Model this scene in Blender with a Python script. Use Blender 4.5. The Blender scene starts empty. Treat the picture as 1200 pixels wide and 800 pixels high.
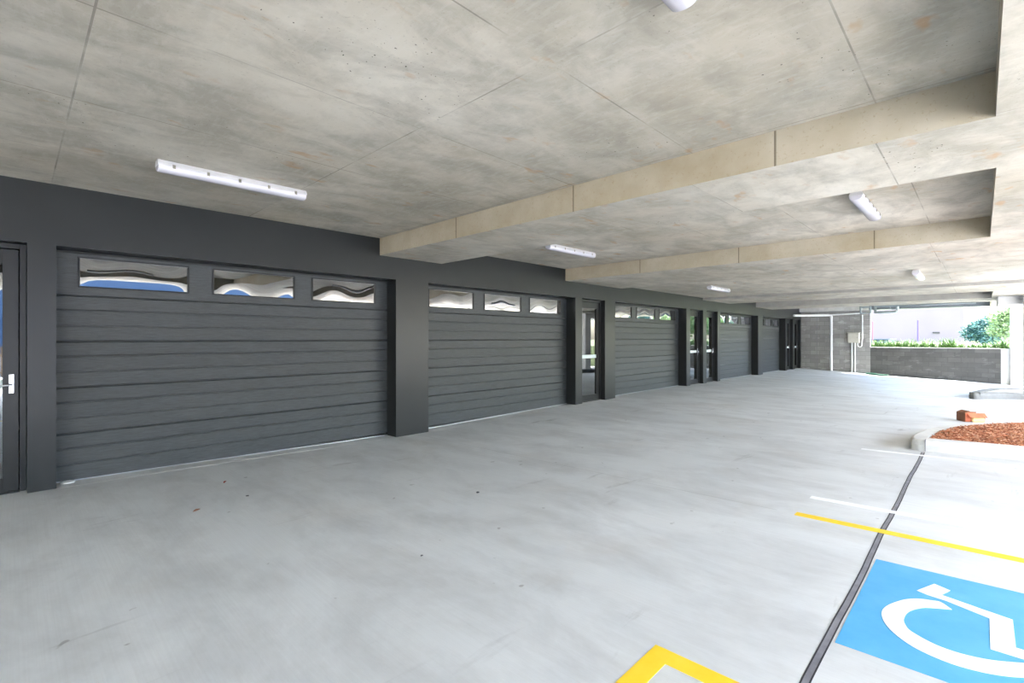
import bpy, bmesh, math, random
from mathutils import Vector, Matrix

# ------------------------------------------------------------------ camera, sky, sun, exposure
D = 6.4                      # metres from the camera line to the garage wall
Z0 = 0.219 * D               # camera height above the slab beside it
scene = bpy.context.scene
COL = scene.collection

cam_data = bpy.data.cameras.new('camera')
cam = bpy.data.objects.new('camera', cam_data)
COL.objects.link(cam)
cam.location = (0, 0, Z0)
cam.rotation_euler = (math.pi / 2, 0, math.radians(44.116 - 90))
cam_data.sensor_width = 36.0
cam_data.lens = 36.0 * 567.23 / 1200.0
cam_data.shift_y = -4.0 / 1200.0
cam_data.clip_end = 600
scene.camera = cam

world = bpy.data.worlds.new('sky')
scene.world = world
world.use_nodes = True
wn = world.node_tree
wn.nodes.clear()
w_out = wn.nodes.new('ShaderNodeOutputWorld')
w_bg = wn.nodes.new('ShaderNodeBackground')
w_sky = wn.nodes.new('ShaderNodeTexSky')
w_sky.sky_type = 'NISHITA'
w_sky.sun_disc = False
w_sky.sun_elevation = math.radians(58)
w_sky.sun_rotation = math.radians(200)
w_sky.dust_density = 3.0
w_sky.air_density = 1.0
w_bg.inputs['Strength'].default_value = 0.62
wn.links.new(w_sky.outputs['Color'], w_bg.inputs['Color'])
wn.links.new(w_bg.outputs['Background'], w_out.inputs['Surface'])

sun_data = bpy.data.lights.new('sun', 'SUN')
sun_data.energy = 6.0
sun_data.angle = math.radians(3)
sun_data.color = (1.0, 0.97, 0.92)
sun = bpy.data.objects.new('sun', sun_data)
COL.objects.link(sun)
sun.rotation_euler = Vector((0.45, -0.55, 1.5)).to_track_quat('Z', 'Y').to_euler()

vs = scene.view_settings
vs.view_transform = 'Standard'
vs.look = 'None'
vs.exposure = 2.27
vs.gamma = 1.0
vs.use_curve_mapping = False

# ------------------------------------------------------------------ helpers
def W(x, y, z):
    return Vector((x * D, y * D, z * D + Z0))

class MB:
    """collects shapes, links them as one mesh object"""
    def __init__(self):
        self.v = []; self.f = []; self.m = []; self.s = []
    def add(self, verts, faces, mi=0, smooth=False):
        b = len(self.v)
        self.v += [tuple(p) for p in verts]
        for f in faces:
            self.f.append(tuple(b + i for i in f)); self.m.append(mi); self.s.append(smooth)
    def box(self, a, b, mi=0, bev=0.0):
        x0, y0, z0 = (min(a[i], b[i]) for i in range(3))
        x1, y1, z1 = (max(a[i], b[i]) for i in range(3))
        if bev <= 0:
            self.add([(x0,y0,z0),(x1,y0,z0),(x1,y1,z0),(x0,y1,z0),(x0,y0,z1),(x1,y0,z1),(x1,y1,z1),(x0,y1,z1)],
                     [(0,3,2,1),(4,5,6,7),(0,1,5,4),(1,2,6,5),(2,3,7,6),(3,0,4,7)], mi)
            return
        bm = bmesh.new()
        vs_ = [bm.verts.new(p) for p in [(x0,y0,z0),(x1,y0,z0),(x1,y1,z0),(x0,y1,z0),(x0,y0,z1),(x1,y0,z1),(x1,y1,z1),(x0,y1,z1)]]
        for f in [(0,3,2,1),(4,5,6,7),(0,1,5,4),(1,2,6,5),(2,3,7,6),(3,0,4,7)]:
            bm.faces.new([vs_[i] for i in f])
        bmesh.ops.bevel(bm, geom=bm.edges[:], offset=bev, segments=1, affect='EDGES')
        self.from_bm(bm, mi)
    def from_bm(self, bm, mi=0, smooth=False):
        bm.verts.index_update()
        self.add([v.co.copy() for v in bm.verts], [[v.index for v in f.verts] for f in bm.faces], mi, smooth)
        bm.free()
    def wbox(self, a, b, mi=0, bev=0.0):
        self.box(W(*a), W(*b), mi, bev)
    def tube(self, pts, r, n=12, mi=0, caps=True, smooth=True):
        pts = [Vector(p) for p in pts]
        rings = []
        up = None
        for i, p in enumerate(pts):
            if i == 0: t = pts[1] - p
            elif i == len(pts) - 1: t = p - pts[i-1]
            else: t = (pts[i+1] - p).normalized() + (p - pts[i-1]).normalized()
            t.normalize()
            if up is None:
                up = Vector((0,0,1)) if abs(t.z) < .9 else Vector((1,0,0))
            u = t.cross(up)
            if u.length < 1e-4: u = t.cross(Vector((1,.1,0)))
            u.normalize(); w = u.cross(t).normalized(); up = w
            rr = r[i] if isinstance(r, (list, tuple)) else r
            rings.append([p + (u*math.cos(2*math.pi*k/n) + w*math.sin(2*math.pi*k/n))*rr for k in range(n)])
        vv = [q for ring in rings for q in ring]
        ff = []
        for i in range(len(rings)-1):
            for k in range(n):
                a = i*n+k; b = i*n+(k+1)%n
                ff.append((a, b, b+n, a+n))
        self.add(vv, ff, mi, smooth)
        if caps:
            b0 = len(self.v)
            self.add(rings[0], [tuple(reversed(range(n)))], mi)
            self.add(rings[-1], [tuple(range(n))], mi)
    def build(self, name, mats, parent=None, loc=None):
        me = bpy.data.meshes.new(name)
        me.from_pydata(self.v, [], self.f)
        if not isinstance(mats, (list, tuple)): mats = [mats]
        for m in mats: me.materials.append(m)
        me.polygons.foreach_set('material_index', self.m)
        me.polygons.foreach_set('use_smooth', self.s)
        bm = bmesh.new(); bm.from_mesh(me)
        bmesh.ops.recalc_face_normals(bm, faces=bm.faces[:])
        bm.to_mesh(me); bm.free()
        me.update()
        o = bpy.data.objects.new(name, me)
        COL.objects.link(o)
        base = Vector((0,0,0))
        if parent is not None:
            o.parent = parent
            base = Vector(parent.get('_base', (0,0,0)))
        if loc is not None:                       # vertices given in world space; origin moved to loc
            loc = Vector(loc)
            me.transform(Matrix.Translation(-loc)); o.location = loc - base
        elif parent is not None:
            me.transform(Matrix.Translation(-base))
        o['_base'] = tuple(loc if loc is not None else base)
        return o

def empty(name, loc):
    o = bpy.data.objects.new(name, None)
    COL.objects.link(o)
    o.empty_display_size = .2
    o.location = loc
    o['_base'] = tuple(loc)
    return o

def tag(o, label=None, cat=None, group=None, kind=None):
    if label: o['label'] = label
    if cat: o['category'] = cat
    if group: o['group'] = group
    if kind: o['kind'] = kind
    return o

def copy_tree(o, parent=None):
    c = o.copy(); COL.objects.link(c)
    if parent is not None: c.parent = parent
    for ch in o.children: copy_tree(ch, c)
    return c

# ------------------------------------------------------------------ materials
def srgb(r, g, b):
    def f(c):
        c /= 255.0
        return c/12.92 if c <= .04045 else ((c+.055)/1.055)**2.4
    return (f(r), f(g), f(b), 1.0)

class Mat:
    def __init__(self, name, color=(.5,.5,.5,1), rough=.6, metal=0.0, spec=.5):
        self.m = bpy.data.materials.new(name); self.m.use_nodes = True
        self.t = self.m.node_tree
        self.b = self.t.nodes['Principled BSDF']
        self.b.inputs['Base Color'].default_value = color
        self.b.inputs['Roughness'].default_value = rough
        self.b.inputs['Metallic'].default_value = metal
        self.b.inputs['Specular IOR Level'].default_value = spec
        self.tc = None
    def n(self, t, **kw):
        nd = self.t.nodes.new(t)
        for k, v in kw.items():
            if k in nd.inputs: nd.inputs[k].default_value = v
            else: setattr(nd, k, v)
        return nd
    def l(self, a, b): self.t.links.new(a, b)
    def coord(self, scale=(1,1,1), rot=(0,0,0)):
        if self.tc is None: self.tc = self.n('ShaderNodeTexCoord')
        mp = self.n('ShaderNodeMapping'); mp.inputs['Scale'].default_value = scale; mp.inputs['Rotation'].default_value = rot
        self.l(self.tc.outputs['Object'], mp.inputs['Vector'])
        return mp.outputs['Vector']
    def noise(self, vec, scale, detail=4, rough=.55, dist=0):
        nd = self.n('ShaderNodeTexNoise')
        nd.inputs['Scale'].default_value = scale; nd.inputs['Detail'].default_value = detail
        nd.inputs['Roughness'].default_value = rough; nd.inputs['Distortion'].default_value = dist
        self.l(vec, nd.inputs['Vector'])
        return nd.outputs['Fac']
    def ramp(self, fac, p0, p1, c0=(0,0,0,1), c1=(1,1,1,1)):
        r = self.n('ShaderNodeValToRGB')
        r.color_ramp.elements[0].position = p0; r.color_ramp.elements[0].color = c0
        r.color_ramp.elements[1].position = p1; r.color_ramp.elements[1].color = c1
        self.l(fac, r.inputs['Fac'])
        return r.outputs['Color']
    def mix(self, fac, a, b, mode='MIX'):
        mx = self.n('ShaderNodeMix', data_type='RGBA', blend_type=mode)
        for src, idx in ((fac, 0), (a, 6), (b, 7)):
            if isinstance(src, (int, float)): mx.inputs[idx].default_value = src
            elif isinstance(src, tuple): mx.inputs[idx].default_value = src
            else: self.l(src, mx.inputs[idx])
        return mx.outputs[2]
    def math(self, op, a, b=0.0, c=None):
        nd = self.n('ShaderNodeMath', operation=op)
        for i, s in enumerate((a, b, c)):
            if s is None: continue
            if isinstance(s, (int, float)): nd.inputs[i].default_value = s
            else: self.l(s, nd.inputs[i])
        return nd.outputs[0]
    def bump(self, h, strength=.3, dist=.01):
        b = self.n('ShaderNodeBump'); b.inputs['Strength'].default_value = strength; b.inputs['Distance'].default_value = dist
        self.l(h, b.inputs['Height']); self.l(b.outputs['Normal'], self.b.inputs['Normal'])
    def color(self, c): self.l(c, self.b.inputs['Base Color'])

def line_mask(M, coord, offset, period, width):
    """1 on thin lines at coord = offset + k*period"""
    a = M.math('SUBTRACT', coord, offset)
    a = M.math('DIVIDE', a, period)
    a = M.math('ADD', a, 0.5)
    a = M.math('FLOORED_MODULO', a, 1.0)
    a = M.math('SUBTRACT', a, 0.5)
    a = M.math('ABSOLUTE', a)
    return M.math('LESS_THAN', a, width / period / 2)

def concrete_ceiling():
    M = Mat('board_marked_ceiling_concrete', rough=.75, spec=.25)
    v = M.coord()
    big = M.noise(v, .45, 5, .6)
    mid = M.noise(M.coord((1, 1.6, 1)), 1.7, 6, .65, .4)
    fine = M.noise(M.coord((9, 3, 3)), 2.2, 6, .7, .5)
    spk = M.noise(v, 55, 3, .6)
    c = M.mix(M.ramp(big, .36, .66), srgb(178, 171, 155), srgb(214, 208, 195))
    c = M.mix(M.ramp(mid, .38, .60), M.mix(.50, c, srgb(128, 124, 112)), c)
    c = M.mix(M.math('MULTIPLY', M.ramp(fine, .48, .70), .26), c, srgb(214, 211, 202))
    c = M.mix(M.math('MULTIPLY', M.ramp(spk, .62, .72), .25), c, srgb(110, 104, 94))
    # one tone per formwork sheet
    xyz = M.n('ShaderNodeSeparateXYZ'); M.l(M.tc.outputs['Object'], xyz.inputs[0])
    X, Y = xyz.outputs['X'], xyz.outputs['Y']
    cx = M.math('FLOOR', M.math('DIVIDE', M.math('SUBTRACT', X, .04*D), .272*D))
    cy = M.math('FLOOR', M.math('DIVIDE', M.math('SUBTRACT', Y, .0745*D), .185*D))
    cv = M.n('ShaderNodeCombineXYZ'); M.l(cx, cv.inputs[0]); M.l(cy, cv.inputs[1])
    wnn = M.n('ShaderNodeTexWhiteNoise'); M.l(cv.outputs[0], wnn.inputs['Vector'])
    c = M.mix(M.math('MULTIPLY', wnn.outputs['Value'], .28), c, srgb(150, 148, 140))
    # orange rust blooms
    r1 = M.noise(M.coord((1, 1.8, 1)), 3.2, 3, .5)
    c = M.mix(M.math('MULTIPLY', M.ramp(r1, .64, .74), .5), c, srgb(176, 132, 80))
    # warm film of form oil
    r2 = M.noise(v, .8, 3, .5)
    c = M.mix(M.math('MULTIPLY', M.ramp(r2, .5, .75), .16), c, srgb(184, 164, 132))
    # blow holes
    h = M.noise(v, 52, 1, .3)
    hm = M.ramp(h, .76, .775)
    hm2 = M.ramp(M.noise(v, 1.1, 2, .5), .55, .62)
    c = M.mix(M.math('MULTIPLY', hm, hm2), c, srgb(70, 66, 60))
    # sheet joints
    jx = line_mask(M, X, .04*D, .272*D, .010)
    jy = line_mask(M, Y, .0745*D, .185*D, .009)
    j = M.math('MAXIMUM', jx, jy)
    jn = M.ramp(M.noise(v, 1.6, 3, .6), .38, .6)
    c = M.mix(M.math('MULTIPLY', M.math('MULTIPLY', j, jn), .55), c, srgb(96, 92, 84))
    M.color(c)
    M.bump(M.math('ADD', M.math('MULTIPLY', fine, .5), M.math('ADD', mid, M.math('MULTIPLY', j, -1.0))), .25, .004)
    return M.m

def concrete_beam_side():
    M = Mat('tan_beam_side_concrete', rough=.8, spec=.2)
    v = M.coord()
    c = M.mix(M.ramp(M.noise(v, 1.2, 5, .6), .35, .7), srgb(168, 156, 132), srgb(192, 184, 166))
    c = M.mix(M.math('MULTIPLY', M.ramp(M.noise(v, 40, 3, .6), .6, .72), .4), c, srgb(150, 128, 98))
    xyz = M.n('ShaderNodeSeparateXYZ'); M.l(M.tc.outputs['Object'], xyz.inputs[0])
    j = line_mask(M, xyz.outputs['Y'], .165*D, .279*D, .014)
    c = M.mix(M.math('MULTIPLY', j, .75), c, srgb(96, 88, 72))
    M.color(c); M.bump(M.noise(v, 25, 4, .6), .2, .004)
    return M.m

def concrete_floor():
    M = Mat('broomed_floor_concrete', rough=.5, spec=.22)
    v = M.coord()
    big = M.noise(v, .35, 5, .6, .5)
    mid = M.noise(M.coord((1.5, .7, 1)), 1.3, 6, .68, .3)
    c = M.mix(M.ramp(big, .35, .65), srgb(206, 209, 210), srgb(220, 223, 224))
    c = M.mix(M.math('MULTIPLY', M.ramp(mid, .42, .66), .5), c, srgb(172, 173, 173))
    warm = M.noise(v, .8, 4, .6, .3)
    c = M.mix(M.math('MULTIPLY', M.ramp(warm, .55, .75), .2), c, srgb(196, 184, 170))
    # tyre scuffs
    sc = M.noise(M.coord((.5, 3.2, 1), (0, 0, .35)), 1.6, 5, .65, .5)
    sm = M.ramp(M.noise(v, .55, 2, .5), .48, .62)
    c = M.mix(M.math('MULTIPLY', M.math('MULTIPLY', M.ramp(sc, .60, .72), sm), .5), c, srgb(120, 118, 118))
    spk = M.noise(v, 9, 2, .4)
    c = M.mix(M.math('MULTIPLY', M.ramp(spk, .76, .79), .5), c, srgb(110, 106, 102))
    br = M.noise(M.coord((60, .8, 1)), 1.6, 3, .6)
    c = M.mix(M.math('MULTIPLY', M.ramp(br, .4, .65), .10), c, srgb(168, 166, 164))
    xyz = M.n('ShaderNodeSeparateXYZ'); M.l(M.tc.outputs['Object'], xyz.inputs[0])
    jx = line_mask(M, xyz.outputs['X'], .69*D, 1.12*D, .010)
    far = M.math('GREATER_THAN', xyz.outputs['Y'], .19*D)
    c = M.mix(M.math('MULTIPLY', M.math('MULTIPLY', jx, far), .28), c, srgb(110, 108, 105))
    M.color(c)
    rr = M.n('ShaderNodeMapRange'); rr.inputs['To Min'].default_value = .42; rr.inputs['To Max'].default_value = .68
    M.l(mid, rr.inputs['Value']); M.l(rr.outputs[0], M.b.inputs['Roughness'])
    M.bump(M.math('ADD', M.math('MULTIPLY', br, .6), M.noise(v, 90, 2, .6)), .12, .002)
    return M.m

def simple_noise(name, c0, c1, rough, scale=3, spec=.4, stretch=(1,1,1), bump=0, bscale=40, metal=0):
    M = Mat(name, rough=rough, spec=spec, metal=metal)
    v = M.coord(stretch)
    M.color(M.mix(M.ramp(M.noise(v, scale, 5, .6), .35, .68), c0, c1))
    if bump: M.bump(M.noise(v, bscale, 4, .6), bump, .004)
    return M.m

def wood_grain_steel():
    M = Mat('charcoal_woodgrain_steel', rough=.42, spec=.5)
    v = M.coord((1.2, 1, 14))
    g = M.noise(v, 5, 7, .7, .6)
    g2 = M.noise(M.coord((3, 1, 60)), 6, 4, .7, .4)
    c = M.mix(M.ramp(g, .35, .65), srgb(36, 40, 42), srgb(60, 65, 67))
    c = M.mix(M.math('MULTIPLY', M.ramp(g2, .45, .7), .35), c, srgb(82, 88, 91))
    M.color(c)
    M.bump(M.math('ADD', g, M.math('MULTIPLY', g2, .6)), .55, .004)
    return M.m

def block_wall(name='grey_concrete_blockwork', k=1.0):
    M = Mat(name, rough=.85, spec=.2)
    M.tc = M.n('ShaderNodeTexCoord')
    sp = M.n('ShaderNodeSeparateXYZ'); M.l(M.tc.outputs['Object'], sp.inputs[0])
    cb = M.n('ShaderNodeCombineXYZ'); M.l(sp.outputs['Y'], cb.inputs[0]); M.l(sp.outputs['Z'], cb.inputs[1])
    br = M.n('ShaderNodeTexBrick')
    M.l(cb.outputs[0], br.inputs['Vector'])
    br.inputs['Scale'].default_value = 1.0
    br.inputs['Brick Width'].default_value = .4; br.inputs['Row Height'].default_value = .2
    br.inputs['Mortar Size'].default_value = .006; br.inputs['Bias'].default_value = -.1
    br.inputs['Color1'].default_value = srgb(140, 139, 137); br.inputs['Color2'].default_value = srgb(164, 163, 160)
    br.inputs['Mortar'].default_value = srgb(122, 121, 120)
    c = br.outputs['Color']
    v = M.coord()
    c = M.mix(M.math('MULTIPLY', M.ramp(M.noise(v, 1.3, 5, .65), .4, .6), .35), c, srgb(120, 118, 116))
    c = M.mix(M.math('MULTIPLY', M.ramp(M.noise(M.coord((1, 1, 3)), 2.6, 4, .6), .58, .66), .5), c, srgb(186, 185, 184))
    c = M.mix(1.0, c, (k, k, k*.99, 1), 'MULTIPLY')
    M.color(c)
    M.bump(M.math('SUBTRACT', M.noise(v, 60, 3, .6), br.outputs['Fac']), .4, .004)
    return M.m

def glass(name, tint, refl):
    m = bpy.data.materials.new(name); m.use_nodes = True
    t = m.node_tree; t.nodes.clear()
    out = t.nodes.new('ShaderNodeOutputMaterial')
    tr = t.nodes.new('ShaderNodeBsdfTransparent'); tr.inputs['Color'].default_value = tint
    gl = t.nodes.new('ShaderNodeBsdfGlossy'); gl.inputs['Roughness'].default_value = .015
    gl.inputs['Color'].default_value = (.95, .97, .98, 1)
    fr = t.nodes.new('ShaderNodeLayerWeight'); fr.inputs['Blend'].default_value = .35
    mr = t.nodes.new('ShaderNodeMapRange'); mr.inputs['To Min'].default_value = refl; mr.inputs['To Max'].default_value = .5
    mx = t.nodes.new('ShaderNodeMixShader')
    t.links.new(fr.outputs['Fresnel'], mr.inputs['Value'])
    t.links.new(mr.outputs[0], mx.inputs[0])
    t.links.new(tr.outputs[0], mx.inputs[1]); t.links.new(gl.outputs[0], mx.inputs[2])
    t.links.new(mx.outputs[0], out.inputs['Surface'])
    return m

M_CEIL = concrete_ceiling()
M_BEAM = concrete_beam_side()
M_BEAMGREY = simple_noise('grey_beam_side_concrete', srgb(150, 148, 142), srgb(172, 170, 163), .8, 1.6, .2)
M_FLOOR = concrete_floor()
M_WALL = simple_noise('dark_grey_wall_paint', srgb(30, 33, 34), srgb(34, 37, 38), .33, 2.0, .45, bump=.03)
M_DOOR = wood_grain_steel()
M_FRAME = simple_noise('charcoal_powder_coat', srgb(27, 29, 30), srgb(32, 34, 35), .33, 3.0)
M_BLACK = Mat('black_rubber', srgb(28, 29, 30), .6).m
M_BLOCK = block_wall(k=1.12)
M_BLOCKDARK = block_wall('darker_blockwork', .38)  # same blockwork scaled to a darker tone for the low wall
M_PANE = glass('mirror_tinted_acrylic', (.12, .13, .13, 1), .28)
M_GLASS = glass('door_glass', (.30, .33, .33, 1), .18)
M_LINTEL = Mat('blue_grey_lintel_paint', srgb(104, 112, 118), .5).m
M_GALV = Mat('galvanised_pipe', srgb(150, 160, 164), .4, .4).m
M_WHITE = simple_noise('plain_white', srgb(226, 226, 224), srgb(236, 236, 235), .7, 3)
M_COLUMN = simple_noise('pale_concrete', srgb(206, 203, 198), srgb(222, 220, 216), .75, 2.5, .3, bump=.15)
M_KERB = simple_noise('kerb_concrete', srgb(196, 196, 192), srgb(216, 216, 212), .7, 4, .3, bump=.2, bscale=60)
M_KERBSHADED = simple_noise('shaded_grey_kerb', srgb(104, 104, 100), srgb(118, 118, 114), .7, 4, .3)  # kerb concrete darkened, the shade on the second island is in the colour
M_INNER = simple_noise('garage_interior_plaster', srgb(120, 120, 118), srgb(130, 130, 128), .8, 2)
M_YELLOW = simple_noise('yellow_road_paint', srgb(246, 206, 40), srgb(250, 214, 62), .55, 7)
M_LINEWHITE = simple_noise('white_road_paint', srgb(236, 238, 240), srgb(246, 247, 248), .5, 7)
M_BLUE = simple_noise('blue_road_paint', srgb(78, 164, 214), srgb(96, 178, 226), .5, 3.5)
M_SEAL = simple_noise('grey_joint_sealant', srgb(112, 112, 120), srgb(140, 140, 148), .5, 9)
M_SEALEDGE = Mat('dark_joint_edge', srgb(50, 50, 54), .8).m
M_ALU = Mat('brushed_aluminium', srgb(210, 214, 218), .3, 1.0).m
M_STEEL = Mat('stainless_handle', srgb(220, 222, 224), .22, 1.0).m
M_CLIP = Mat('grey_clip_steel', srgb(150, 146, 136), .35, .8).m
M_LAMP = Mat('opal_polycarbonate', srgb(206, 204, 212), .22, 0, .6).m
M_LAMPB = Mat('light_fitting_body', srgb(196, 196, 198), .4).m
M_PVC = Mat('white_pvc', srgb(232, 234, 232), .4).m
M_BOXGREY = simple_noise('meter_box_enamel', srgb(196, 194, 182), srgb(206, 204, 192), .5, 6)
M_DECAL = Mat('white_safety_film', srgb(214, 226, 228), .5).m
M_HOSE = Mat('green_hose_rubber', srgb(12, 72, 52), .5).m
M_CARD = simple_noise('brown_cardboard', srgb(140, 96, 72), srgb(160, 112, 84), .85, 6)
M_CARDRED = simple_noise('printed_red_cardboard', srgb(206, 110, 78), srgb(220, 134, 96), .7, 9)
M_CARDYEL = Mat('pale_yellow_packing_paper', srgb(236, 214, 150), .8).m
M_LEAF = Mat('dry_red_leaf', srgb(150, 62, 48), .7).m
M_LEAF2 = Mat('dry_brown_leaf', srgb(178, 128, 104), .7).m
M_STONE = Mat('dark_pebble', srgb(84, 84, 88), .8).m
M_CRETE_OUT = simple_noise('outdoor_concrete', srgb(196, 194, 188), srgb(208, 206, 200), .8, .6)
M_SOIL = simple_noise('pale_gravel_ground', srgb(100, 112, 74), srgb(140, 146, 110), .9, .5)
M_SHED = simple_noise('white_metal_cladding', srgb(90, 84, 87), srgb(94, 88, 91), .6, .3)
M_BLUEGREY = Mat('blue_grey_cladding', srgb(48, 62, 84), .5).m
M_BLUECLAD = simple_noise('blue_metal_cladding', srgb(66, 92, 124), srgb(74, 100, 134), .5, 1)
M_ROOFW = Mat('pale_roof_edge', srgb(220, 226, 232), .5).m
M_POLEP = Mat('purple_grey_pole_paint', srgb(62, 48, 98), .5).m
M_POLEK = Mat('pale_pink_pole_paint', srgb(88, 50, 64), .5).m
M_TIMBER = simple_noise('weathered_fence_timber', srgb(110, 88, 66), srgb(140, 116, 90), .8, 3)
def leafmat(n, a, b):
    M = Mat(n, rough=.55)
    v = M.coord()
    M.color(M.mix(M.ramp(M.noise(v, 3.0, 3, .6), .35, .65), a, b))
    M.b.inputs['Subsurface Weight'].default_value = 0.0
    return M.m
M_TEAL = leafmat('blue_green_foliage', srgb(44, 78, 78), srgb(72, 112, 102))
M_PALE = leafmat('pale_green_foliage', srgb(104, 130, 84), srgb(140, 158, 112))
M_GREEN = leafmat('mid_green_foliage', srgb(70, 108, 58), srgb(130, 158, 100))
M_GRASS = leafmat('bright_strap_leaves', srgb(70, 108, 52), srgb(120, 150, 90))
M_BARK = simple_noise('grey_bark', srgb(160, 152, 140), srgb(186, 180, 168), .9, 8)
def mulch_mat():
    M = Mat('wood_chip_mulch', rough=.85, spec=.2)
    gi = M.n('ShaderNodeNewGeometry')
    r = M.n('ShaderNodeValToRGB')
    e = r.color_ramp.elements
    e[0].position = 0; e[0].color = srgb(110, 68, 50)
    e[1].position = 1; e[1].color = srgb(232, 190, 160)
    for p, c in ((.25, srgb(160, 96, 68)), (.5, srgb(190, 124, 90)), (.75, srgb(206, 148, 112))):
        k = e.new(p); k.color = c
    M.l(gi.outputs['Random Per Island'], r.inputs['Fac'])
    M.color(r.outputs['Color'])
    return M.m
M_MULCH = mulch_mat()

# ------------------------------------------------------------------ the slab underfoot
def lerp_table(tb, x):
    if x <= tb[0][0]: return tb[0][1]
    for (a, va), (b, vb) in zip(tb, tb[1:]):
        if x <= b:
            t = (x-a)/(b-a); t = t*t*(3-2*t)
            return va + (vb-va)*t
    return tb[-1][1]
def smooth(t):
    t = max(0, min(1, t)); return t*t*(3-2*t)
WALLZ = [(.045, .012), (.73, .0022), (1.40, .0098), (2.2, .0130), (3.3, .0080), (4.2, .0070)]
FARZ = [(-.6, -.296), (-.13, -.2860), (-.087, -.2815), (.2, -.2700), (.469, -.2605), (.565, -.2540), (.657, -.2475), (.80, -.2410), (1.0, -.2315), (1.1, -.231)]
def zf(x, y):
    yy = max(-.8, min(1.06, y))
    near = -.219 - .0195*yy + lerp_table(WALLZ, x)*smooth((yy-.3)/.7)
    w = smooth((x-1.45)/(4.236-1.45))
    return near*(1-w) + lerp_table(FARZ, yy)*w
def P(x, y, h=0.0):
    """a point standing h metres above the slab"""
    p = W(x, y, zf(x, y)); p.z += h
    return p

def build_floor():
    b = MB()
    xs = [-2.6 + i*.08 for i in range(int(6.84/.08)+1)]
    xs = [x for x in xs if x < 4.25] + [4.26]
    ys = [-1.6, -1.2, -.9] + [-.7 + i*.04 for i in range(int(1.8/.04))] + [1.12, 1.3, 1.8]
    vv = [W(x, y, zf(x, y)) for x in xs for y in ys]
    n = len(ys)
    ff = [(i*n+j, (i+1)*n+j, (i+1)*n+j+1, i*n+j+1) for i in range(len(xs)-1) for j in range(n-1)]
    b.add(vv, ff, 0, True)
    o = b.build('floor', M_FLOOR)
    if o.data.polygons[0].normal.z < 0: o.data.flip_normals()
    md = o.modifiers.new('thick', 'SOLIDIFY'); md.thickness = .15; md.offset = -1
    return tag(o, 'pale grey broom finished concrete driveway slab under the building', 'floor', kind='structure')
build_floor()

# ------------------------------------------------------------------ ceiling with its recessed bays
XW0, XE = -2.4, 4.236
SOF = .1915
TOP = .30
YS = -.74
def build_ceiling():
    b = MB()
    def cell(x0, x1, y0, y1, z):
        b.wbox((x0, y0, z), (x1, y1, TOP))
    # (x0, x1, underside, right hand end of the recess)
    bays = [(-2.40, -1.50, .231, -.009), (-1.50, -1.32, SOF, None), (-1.32, -.72, .231, -.009), (-.72, -.55, SOF, None),
            (-.55, .5914, .231, -.009), (.5914, .770, SOF, None),
            (.770, 1.288, .231, -.0122), (1.288, 1.640, SOF, None), (1.640, 2.404, .2005, None),
            (2.404, 2.757, .1895, None), (2.757, 3.195, .2256, -.0345), (3.195, 3.522, .1895, None),
            (3.522, 4.236, .236, -.038)]
    prev = None
    for x0, x1, z, ye in bays:
        if ye is None:
            cell(x0, x1, YS, 1.06, z)
        else:
            cell(x0, x1, ye, 1.06, z)
            zz = .1895 if x0 > 2.3 else SOF
            cell(x0, x1, YS, ye, zz)
    o = b.build('ceiling', [M_CEIL, M_BEAM, M_BEAMGREY])
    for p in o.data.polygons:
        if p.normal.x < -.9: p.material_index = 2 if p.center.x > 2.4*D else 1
    return tag(o, 'raw concrete soffit with recessed bays and formwork marks', 'ceiling', kind='structure')
build_ceiling()

# ------------------------------------------------------------------ garage wall
HEAD = .1393
WD = 1.045                 # back of the wall
FRONT = [  # openings (x0, x1, kind)
    (-1.55, -.95, 'garage'), (-.90, -.30, 'garage'), (-.145, .0145, 'ped'),
    (.0455, .635, 'garage'), (.729, 1.345, 'garage'), (1.383, 1.526, 'ped'), (1.596, 2.216, 'garage'),
    (2.256, 2.406, 'ped'), (2.447, 2.592, 'ped'), (2.627, 3.239, 'garage'), (3.329, 3.826, 'garage'),
    (3.868, 4.010, 'ped'), (4.062, 4.215, 'ped')]
def build_wall():
    b = MB()
    b.wbox((-2.4, 1.0, HEAD), (4.236, WD, .235))
    xs = [-2.4]
    for x0, x1, k in FRONT:
        xs += [x0, x1]
    xs += [4.236]
    for a, c in zip(xs[::2], xs[1::2]):
        m = (a+c)/2
        zb = min(zf(a, 1.0), zf(c, 1.0)) - .01
        b.wbox((a, 1.0, zb), (c, WD, HEAD))
    o = b.build('wall_left', M_WALL)
    return tag(o, 'long charcoal painted garage front with piers between the doors', 'wall', kind='structure')
build_wall()

def inner_rooms():
    b = MB()
    b.wbox((-2.4, 1.70, -.26), (4.3, 1.73, .25))
    b.wbox((-2.43, 1.0, -.26), (-2.40, 1.73, .25))
    o = b.build('wall_back', M_INNER)
    tag(o, kind='structure', label='plain inner wall at the back of the garages', cat='wall')
    b = MB(); b.wbox((-2.45, -.74, -.26), (-2.40, 1.0, .30))  # unseen end wall, added to keep light out from behind the camera
    tag(b.build('wall_end_added', M_BLOCK), kind='structure', label='added block wall out of view, shutting off light behind the camera', cat='wall')
    b = MB(); b.wbox((-2.4, 1.06, .235), (4.3, 1.73, .26))
    tag(b.build('ceiling_garage', M_INNER), kind='structure', label='flat ceiling inside the garages', cat='ceiling')
inner_rooms()

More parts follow.
